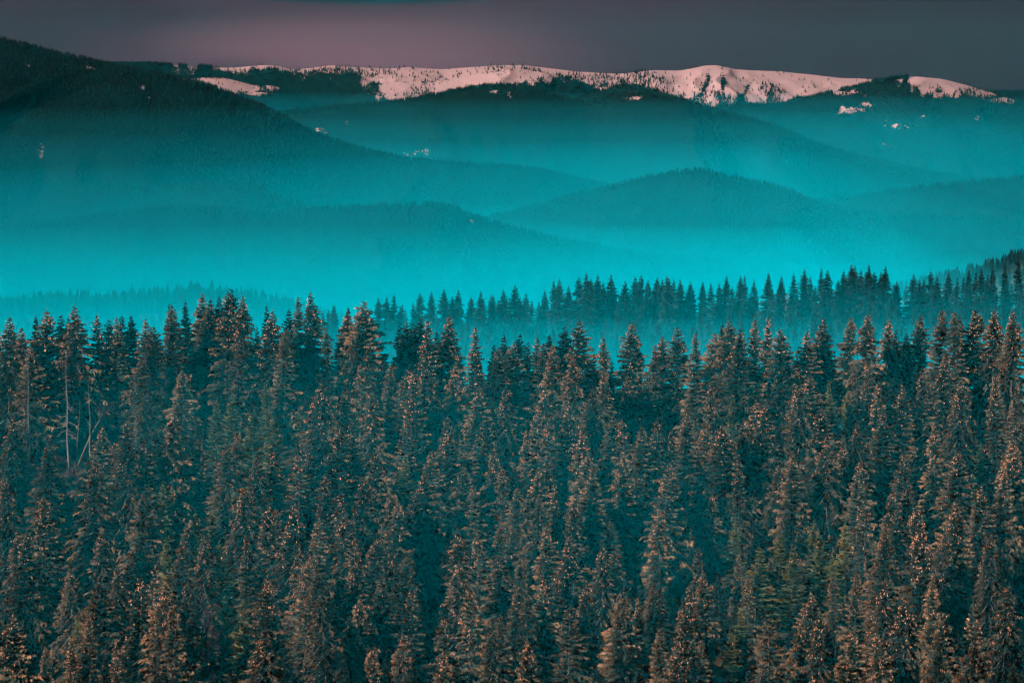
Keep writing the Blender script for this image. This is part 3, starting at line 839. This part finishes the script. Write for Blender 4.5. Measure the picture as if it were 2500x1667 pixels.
# ------------------------------------------------------------------ labels that single a spruce out
ORD = ['first', 'second', 'third', 'fourth', 'fifth', 'sixth', 'seventh', 'eighth', 'ninth', 'tenth', 'eleventh', 'twelfth', 'thirteenth', 'fourteenth', 'fifteenth', 'sixteenth', 'seventeenth', 'eighteenth', 'nineteenth', 'twentieth']
LOOK = {'broad': 'broad cone-laden spruce', 'slender': 'slender pointed spruce', 'sparse': 'thin open-branched spruce', 'droop': 'wide drooping spruce', 'young': 'small pale green spruce', 'twin': 'twin-topped bushy spruce'}
crest_line = lambda px: np.interp(px, CREST1[:, 0], CREST1[:, 1])
BANDS = [(45, 'on the hill crest'), (135, 'just below the crest'), (235, 'on the upper slope'), (345, 'on the middle slope'), (465, 'below mid-slope'), (590, 'on the lower slope'), (720, 'low on the slope'), (9999, 'at the slope foot')]
SECT = [(312, 'by the dead trunks'), (625, 'below the snowy spur'), (937, 'below the long misty hill'), (1250, 'below the snowy shoulder'), (1562, 'below the wooded knoll'), (1875, 'below the peaked hill'), (2187, 'below the round bare crowns'), (99999, 'below the snow-topped mountain')]
cells = {}
for i in chosen:
    tx, ty = TREES[i]['tip']
    d = ty - crest_line(tx)
    bnd = next(n for lim, n in BANDS if d < lim)
    sec = next(n for lim, n in SECT if tx < lim)
    cells.setdefault((bnd, sec), []).append(i)
LABEL = {}
for (bnd, sec), lst in cells.items():
    lst.sort(key=lambda i: TREES[i]['tip'][0])
    for k, i in enumerate(lst):
        look = LOOK[PROTO[TREES[i]['proto']]['kind']]
        where = f'{bnd} {sec}'
        LABEL[i] = f'{look} {where}' + ('' if len(lst) == 1 else f', {ORD[k]} from left')

# ------------------------------------------------------------------ the individual spruces
def place(t, label, group='spruces of the near hillside'):
    p = PROTO[t['proto']]
    root = bpy.data.objects.new('spruce_tree', None)
    COL.objects.link(root)
    root.empty_display_size = 1
    root.location = (t['x'], t['y'], t['z'])
    root.rotation_euler = (rnd.gauss(0, .022), rnd.gauss(0, .022), t['rot'])
    wsc = t['s'] * rnd.uniform(0.95, 1.3)
    root.scale = (wsc, wsc, t['s'])
    tag(root, label, 'tree', group)
    link('trunk', p['trunk'], root)
    c = link('crown', p['crown'], root)
    if p['cones'] is not None:
        k = link('cones', p['cones'], c)
        k['kind'] = 'stuff'
    return root


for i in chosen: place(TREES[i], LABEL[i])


def instanced_wood(name, pts, label, src=None):
    """points carrying instances: the uncounted rest"""
    me = bpy.data.meshes.new(name)
    me.from_pydata([p[:3] for p in pts], [], [])
    a = me.attributes.new('which', 'INT', 'POINT'); a.data.foreach_set('value', np.array([p[3] for p in pts], np.int32))
    a = me.attributes.new('turn', 'FLOAT', 'POINT'); a.data.foreach_set('value', np.array([p[4] for p in pts], np.float32))
    a = me.attributes.new('size', 'FLOAT', 'POINT'); a.data.foreach_set('value', np.array([p[5] for p in pts], np.float32))
    o = link(name, me)
    ng = bpy.data.node_groups.new(name, 'GeometryNodeTree')
    ng.interface.new_socket('Geometry', in_out='INPUT', socket_type='NodeSocketGeometry')
    ng.interface.new_socket('Geometry', in_out='OUTPUT', socket_type='NodeSocketGeometry')
    gi = ng.nodes.new('NodeGroupInput'); go = ng.nodes.new('NodeGroupOutput')
    ci = ng.nodes.new('GeometryNodeCollectionInfo')
    ci.inputs['Collection'].default_value = src or lib
    ci.inputs['Separate Children'].default_value = True
    ci.inputs['Reset Children'].default_value = True
    ip = ng.nodes.new('GeometryNodeInstanceOnPoints')
    ip.inputs['Pick Instance'].default_value = True

    def named(nm, typ):
        nd = ng.nodes.new('GeometryNodeInputNamedAttribute'); nd.data_type = typ
        nd.inputs['Name'].default_value = nm
        return nd.outputs['Attribute']
    cx = ng.nodes.new('ShaderNodeCombineXYZ')
    ng.links.new(named('turn', 'FLOAT'), cx.inputs[2])
    ng.links.new(gi.outputs[0], ip.inputs['Points'])
    ng.links.new(ci.outputs[0], ip.inputs['Instance'])
    ng.links.new(named('which', 'INT'), ip.inputs['Instance Index'])
    ng.links.new(cx.outputs[0], ip.inputs['Rotation'])
    ng.links.new(named('size', 'FLOAT'), ip.inputs['Scale'])
    ng.links.new(ip.outputs[0], go.inputs[0])
    md = o.modifiers.new('wood', 'NODES'); md.node_group = ng
    return tag(o, label, 'forest', kind='stuff')


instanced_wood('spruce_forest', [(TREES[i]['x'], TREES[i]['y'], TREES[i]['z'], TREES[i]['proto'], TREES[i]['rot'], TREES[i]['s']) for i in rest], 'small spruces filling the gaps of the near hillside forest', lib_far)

# second ridge: read-off tops on its crest, and the stand below them
TIPS2 = [(800 + x / Z, 600 + y / Z) for x, y in [(40, 405), (205, 420), (345, 350), (395, 345), (445, 335), (485, 410), (575, 385), (625, 320), (703, 310), (785, 295), (845, 340), (885, 295), (970, 345), (1035, 310), (1105, 330), (1150, 365), (1188, 295), (1260, 268), (1335, 318), (1465, 300), (1530, 240), (1560, 225), (1625, 270), (1695, 215), (1750, 185), (1785, 225), (1820, 195), (1860, 250), (1915, 195), (2005, 240), (2080, 205), (2112, 200), (2165, 230), (2220, 215), (2255, 225), (2285, 208), (2310, 220), (2340, 225)]]
TIPS2 += [(1650 + x / Z, 560 + y / Z) for x, y in [(30, 340), (98, 355), (180, 355), (232, 365), (295, 365), (345, 315), (435, 315), (465, 310), (530, 340), (628, 295), (715, 315), (797, 295), (870, 268), (905, 320), (985, 260), (1022, 275), (1130, 280), (1188, 242), (1205, 245), (1255, 275), (1300, 240), (1342, 290), (1385, 285), (1415, 250), (1490, 345), (1605, 300), (1645, 345), (1725, 285), (1770, 320), (1840, 290), (1905, 330), (1975, 275), (2030, 290), (2065, 265), (2140, 255), (2225, 225), (2310, 200)]]
TIPS2 += [(2255 / Z, 600 + 405 / Z), (2180 / Z, 600 + 450 / Z), (2225 / Z, 600 + 435 / Z)]
pts2 = []
for px, py in TIPS2:
    Y = YC2 - rnd.uniform(-5, 12)
    dx, dy, dz = ray(px, py)
    x, zt = dx / dy * Y, dz / dy * Y
    g = float(ground2(np.array([x]), np.array([Y]))[0])
    h = min(max(zt - g, 12), 34)
    pr = pick('broad', 'slender', 'droop', 'broad')
    pts2.append((x, Y, g, pr, rnd.uniform(0, 6.28), h / SPEC[pr][1]))
used = [(p[0], p[1]) for p in pts2]
for k in range(6500):
    Y = rnd.uniform(YC2 - 190, YC2 + 25)
    half = (IMW / 2 + 700) / FPX * Y
    x = rnd.uniform(-half, half)
    if any(abs(x - a) < 4.6 and abs(Y - b) < 4.6 for a, b in used): continue
    used.append((x, Y))
    g = float(ground2(np.array([x]), np.array([Y]))[0])
    pr = pick('broad', 'slender', 'sparse', 'young')
    h = rnd.uniform(14, 21) if Y > YC2 - 40 else rnd.uniform(16, 25)
    pts2.append((x, Y, g, pr, rnd.uniform(0, 6.28), h / SPEC[pr][1]))
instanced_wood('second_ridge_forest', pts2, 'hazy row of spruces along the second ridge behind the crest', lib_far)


def knoll_wood(name, f, D, px0, px1, n, hr, tips, label):
    pts = []
    for px, py in tips:
        dx, dy, dz = ray(px, py)
        x, zt = dx / dy * D, dz / dy * D
        g = float(f(np.array([x]), np.array([D]))[0])
        h = min(max(zt - g, 10), 36)
        pr = pick('broad', 'broad', 'droop')
        pts.append((x, D, g, pr, rnd.uniform(0, 6.28), h / SPEC[pr][1]))
    for k in range(n):
        Y = D + (rnd.uniform(-20, 25) if k < n // 3 else rnd.uniform(-170, 25))
        px = rnd.uniform(px0, px1)
        x = (px - IMW / 2) / FPX * Y
        g = float(f(np.array([x]), np.array([Y]))[0])
        pr = pick('broad', 'slender', 'slender', 'young')
        pts.append((x, Y, g, pr, rnd.uniform(0, 6.28), rnd.uniform(*hr) / SPEC[pr][1]))
    instanced_wood(name, pts, label, lib_far)


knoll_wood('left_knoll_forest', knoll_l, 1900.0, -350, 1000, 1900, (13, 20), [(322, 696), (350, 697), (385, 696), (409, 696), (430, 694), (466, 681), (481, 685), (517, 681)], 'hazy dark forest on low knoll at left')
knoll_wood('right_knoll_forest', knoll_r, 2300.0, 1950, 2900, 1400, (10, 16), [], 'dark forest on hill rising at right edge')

# ------------------------------------------------------------------ dead and bare trees
def branch_mesh(name, mat, seed):
    r = random.Random(seed)
    V, F = [], []
    path = []
    for k in range(6):
        t = k / 5
        path.append((t, 0.06 * math.sin(t * 5 + seed), -0.25 * t * t + 0.05 * t))

    def stick(pts, r0):
        n0 = len(V)
        for i, p in enumerate(pts):
            rr_ = r0 * (1 - 0.85 * i / (len(pts) - 1))
            for a in (0, 2.094, 4.189):
                V.append((p[0], p[1] + rr_ * math.cos(a), p[2] + rr_ * math.sin(a)))
        for i in range(len(pts) - 1):
            for k in range(3):
                a, b = n0 + i * 3 + k, n0 + i * 3 + (k + 1) % 3
                F.append((a, b, b + 3, a + 3))
    stick(path, 0.022)
    for k in range(7):
        t = r.uniform(.25, .95); l = r.uniform(.12, .3); sg = r.choice((-1, 1))
        b = (t, 0.06 * math.sin(t * 5 + seed), -0.25 * t * t + .05 * t)
        stick([b, (b[0] + l * .6, b[1] + sg * l * .5, b[2] - l * .25), (b[0] + l, b[1] + sg * l * .75, b[2] - l * .6)], 0.011)
    return mesh_from(name, V, F, mat)


def dead_spruce(px, py, h, label, mat, seed, n_br=34, reach=2.4, lean=(0, 0), stand=None, start=.25, name='dead_spruce'):
    r = random.Random(seed)
    dx, dy, dz = ray(px, py)
    Ys = np.linspace(330, YC1 + 4, 500)
    gap = dz / dy * Ys - ground1(dx / dy * Ys, Ys)
    Y = stand or Ys[np.argmin(np.abs(gap - h))]
    x = dx / dy * Y
    g = float(ground1(np.array([x]), np.array([Y]))[0])
    if stand: h = dz / dy * Y - g
    root = bpy.data.objects.new(name, None); COL.objects.link(root)
    root.location = (x, Y, g); root.rotation_euler = (lean[1], lean[0], 0)
    zs = [-.5 + (h + .5) * k / 10 for k in range(11)]
    tv, tf = tube([(0.1 * math.sin(z * .5 + seed), 0.1 * math.cos(z * .4), z) for z in zs], [max(.0085 * h * (1 - max(z, 0) / h) ** .8, .025) for z in zs], 7)
    link('trunk', mesh_from('dead_trunk', tv, np.array(tf), mat, smooth=True), root)
    bm = [branch_mesh('dead_branch', mat, seed + k) for k in range(3)]
    for k in range(n_br):
        z = h * (start + (0.97 - start) * (k + r.random()) / n_br)
        L = reach * min(1.0, (1 - z / h) * 1.8 + .12) * r.uniform(.5, 1.1)
        b = link('branch', r.choice(bm), root)
        b.location = (0.1 * math.sin(z * .5 + seed), 0.1 * math.cos(z * .4), z)
        b.rotation_euler = (0, r.uniform(-.25, .35), r.uniform(0, 6.28))
        b.scale = (L, L * 1.2, L * 1.1)
    return tag(root, label, 'dead tree', 'dead spruces on the hillside')


dead_spruce(161, 853, 22, 'tall bare pale dead spruce in dark gap at left', M_DEAD, 1, 44, 2.6, stand=502)
dead_spruce(184, 980, 12, 'thin broken grey snag right of the tall pale dead spruce', M_DEAD, 2, 6, .8, lean=(0.06, 0), stand=503)
dead_spruce(217, 936, 15, 'thin straight bare pole between pale snags and leaning birch', M_DEAD, 3, 5, .7, stand=506)
dead_spruce(66, 835, 24, 'grey dead spruce with drooping twigs near left edge', M_GREYTWIG, 4, 60, 3.2, stand=500)
dead_spruce(1400, 1425, 16, 'small pale grey dead spruce top among lower slope spruces', M_DEAD, 5, 60, 1.9, start=.4)
dead_spruce(1193, 1572, 17, 'reddish dead spruce with pale trunk at bottom edge', M_PINKWOOD, 6, 46, 2.0)
dead_spruce(883, 1410, 17, 'thin grey bare pole on lower slope left of the middle', M_DEAD, 7, 8, .7)


def bare_tree(px, py, h, spread, label, seed, ground, Yr, lean=(0, 0), trunk_mat=M_TWIG, crown_from=.25, cat='bare tree', name='bare_tree', levels=5):
    r = random.Random(seed)
    dx, dy, dz = ray(px, py)
    Ys = np.linspace(*Yr, 500)
    gap = dz / dy * Ys - ground(dx / dy * Ys, Ys)
    Y = Ys[np.argmin(np.abs(gap - h * math.cos(lean[0])))]
    x = dx / dy * Y - math.sin(lean[0]) * h
    g = float(ground(np.array([x]), np.array([Y]))[0])
    root = bpy.data.objects.new(name, None); COL.objects.link(root)
    root.location = (x, Y, g); root.rotation_euler = (lean[1], lean[0], 0)
    zs = [-.4 + (h * .75 + .4) * k / 8 for k in range(9)]
    tv, tf = tube([(0.15 * math.sin(z * .4 + seed), 0.1 * math.cos(z * .3), z) for z in zs], [max(.0095 * h * (1 - max(z, 0) / h), .03) for z in zs], 6)
    link('trunk', mesh_from('bare_trunk', tv, np.array(tf), trunk_mat, smooth=True), root)
    V, F, TP = [], [], []

    def stick(a, b, r0, r1, tp):
        n0 = len(V)
        for p, rr_ in ((a, r0), (b, r1)):
            for an in (0, 2.094, 4.189):
                V.append((p[0] + rr_ * math.cos(an), p[1] + rr_ * math.sin(an), p[2])); TP.append(tp)
        for k in range(3):
            c, d = n0 + k, n0 + (k + 1) % 3
            F.append((c, d, d + 3, c + 3))

    def grow(p, d, l, lev):
        e = p + d * l
        stick(p, e, .012 * h * .45 ** (levels - lev) * .35 + .034, .028, 1 - lev / levels)
        if lev <= 0: return
        for k in range(3 if lev > 1 else 4):
            nd = (d + Vector((r.gauss(0, .5), r.gauss(0, .5), r.uniform(-.05, .5)))).normalized()
            grow(p + d * l * r.uniform(.45, 1), nd, l * r.uniform(.55, .8), lev - 1)
    for k in range(9):
        z = h * (crown_from + (.75 - crown_from) * k / 8)
        a = r.uniform(0, 6.28)
        d = Vector((math.cos(a) * r.uniform(.5, 1), math.sin(a) * r.uniform(.5, 1), r.uniform(.4, 1.1))).normalized()
        grow(Vector((0, 0, z)), d, spread * .42, levels - 2)
    tw = link('twigs', mesh_from('bare_twig_crown', V, F, M_TWIG, attrs={'tip': TP}), root)
    tw['kind'] = 'stuff'
    return tag(root, label, cat, 'bare leafless trees')


HR = (335, YC1 + 4)
bare_tree(276, 955, 18, 3.2, 'leaning birch with pale trunk and bare purple twigs in left gap', 21, ground1, HR, lean=(0.46, 0), trunk_mat=M_BIRCH, crown_from=.6, cat='birch', name='leaning_birch')
bare_tree(172, 1128, 9, 4.2, 'round bare purple pink shrub beside the wide drooping spruce', 22, ground1, HR, crown_from=.12, cat='shrub', name='bare_shrub', levels=6)
bare_tree(975, 1008, 15, 3.0, 'bare purple treetop among spruces above the middle of the slope', 23, ground1, HR)
bare_tree(1288, 995, 14, 3.0, 'bluish bare treetop between spruces just right of the middle', 24, ground1, HR)
bare_tree(506, 1465, 15, 3.6, 'bare purple tree on lower slope at left', 25, ground1, HR)
bare_tree(966, 1432, 15, 3.2, 'bare reddish tree on lower slope left of the middle', 26, ground1, HR)
bare_tree(1917, 690, 18, 5.0, 'round bare bluish crown on second ridge, the left one', 27, ground2, (YC2 - 60, YC2 + 5), levels=6)
bare_tree(2120, 704, 18, 6.0, 'round bare bluish crown on second ridge, the right one', 28, ground2, (YC2 - 90, YC2 + 5), levels=6)

# ------------------------------------------------------------------ air
def air_material(name, density, color, aniso=0.0):
    m = bpy.data.materials.new(name); m.use_nodes = True
    m.node_tree.nodes.clear()
    out = m.node_tree.nodes.new('ShaderNodeOutputMaterial')
    v = m.node_tree.nodes.new('ShaderNodeVolumePrincipled')
    v.inputs['Color'].default_value = (*color, 1)
    v.inputs['Density'].default_value = density
    v.inputs['Density Attribute'].default_value = ''
    v.inputs['Anisotropy'].default_value = aniso
    m.node_tree.links.new(v.outputs[0], out.inputs['Volume'])
    m.cycles.homogeneous_volume = True
    return m


TEAL = (0.0, 0.72, 1.0)
ANISO = -0.35
hz = [(-16000, -400, FLOOR_Z - 1), (16000, -400, FLOOR_Z - 1), (16000, 17600, FLOOR_Z - 1), (-16000, 17600, FLOOR_Z - 1), (-16000, -400, 330), (16000, -400, 330), (16000, 17600, 330), (-16000, 17600, 330)]
hf = [(0, 3, 2, 1), (4, 5, 6, 7), (0, 1, 5, 4), (1, 2, 6, 5), (2, 3, 7, 6), (3, 0, 4, 7)]
tag(link('haze', mesh_from('haze', hz, hf, air_material('haze_air', 3.2e-6, TEAL, ANISO))), 'thin teal evening haze over the whole landscape', 'haze', kind='stuff')


def mist(name, cx, cyc, rx, ry, ztop, zbot, density, label, flat=2.0, full=False):
    """a closed low dome (or whole egg) of even mist; flat > 2 gives it a level top"""
    n, m = 56, 18
    ring = []
    for i in range(1, m + 1):
        a = i / m * math.pi / 2
        ring.append((math.sin(a) ** (2 / flat), math.cos(a) ** (2 / flat) if i < m else 0.0))
    V, F = [(cx, cyc, ztop)], []
    if full: ring = ring + [(r_, -z_) for r_, z_ in reversed(ring[:-1])]
    mid = (ztop + zbot) / 2 if full else zbot
    hh = ztop - mid
    for rr_, zz in ring:
        for k in range(n):
            b = 2 * math.pi * k / n
            V.append((cx + rx * rr_ * math.cos(b), cyc + ry * rr_ * math.sin(b), mid + hh * zz))
    for k in range(n): F.append((0, 1 + k, 1 + (k + 1) % n))
    for i in range(len(ring) - 1):
        for k in range(n):
            a, b = 1 + i * n + k, 1 + i * n + (k + 1) % n
            F.append((a, a + n, b + n, b))
    last = 1 + (len(ring) - 1) * n
    F.append(tuple(last + k for k in reversed(range(n))))
    return tag(link(name, mesh_from(name, V, F, air_material(name + '_air', density, TEAL, ANISO))), label, 'mist', kind='stuff')


def mist_bank(name, x0, x1, y0, y1, ztop, zbot, density, label):
    """a level-topped bank of even mist that runs into the slopes round the valley"""
    V = [(x0, y0, zbot), (x1, y0, zbot), (x1, y1, zbot), (x0, y1, zbot), (x0, y0, ztop), (x1, y0, ztop), (x1, y1, ztop), (x0, y1, ztop)]
    return tag(link(name, mesh_from(name, V, hf, air_material(name + '_air', density, TEAL, ANISO))), label, 'mist', kind='stuff')


# evening mist lying in the big valley, thicker the lower down
VM = [(-105, 2.2e-5, 2350), (-185, 3.2e-5, 2000), (-275, 9.5e-5, 1050), (-440, 3.6e-4, 820)]
VML = ['faintest top layer of teal valley mist', 'thin upper layer of teal valley mist', 'middle layer of teal mist in the valley', 'thick lowest teal mist on valley floor']
for k, (zt, dn, rx) in enumerate(VM):
    mist_bank('valley_mist', -2350 + 40 * k, rx, 1115 + 10 * k, 13600 - 40 * k, zt, FLOOR_Z - 0.2 - 0.15 * k, dn, VML[k])
# mist in the hollow between the hillside and the second ridge, and behind that ridge
mist_bank('hollow_mist', -520, 560, 566, 1100, -84, -300, 0.0010, 'teal mist filling the hollow behind the crest')
mist_bank('hollow_mist', -515, 555, 570, 1095, -101, -301, 0.0044, 'denser low teal mist deep in hollow behind crest')
mist_bank('knoll_mist', -760, 300, 1150, 1885, -118, -600, 9.0e-4, 'teal mist in front of the low left knoll')
# thin mist in the air before the near slope, thickest over its middle
mist('slope_mist', 0, 400, 330, 168, 0, -170, 1.0e-4, 'wide faint veil of added mist before the whole spruce slope', full=True)  # added veil, lifts the dark shadows of the slope towards teal
mist('slope_mist', -38, 430, 150, 105, -20, -140, 2.6e-4, 'faint outer veil of mist over middle of the spruce slope', full=True)
mist('slope_mist', -38, 440, 82, 70, -52, -122, 4.2e-4, 'faint inner veil of mist over middle of the spruce slope', full=True)
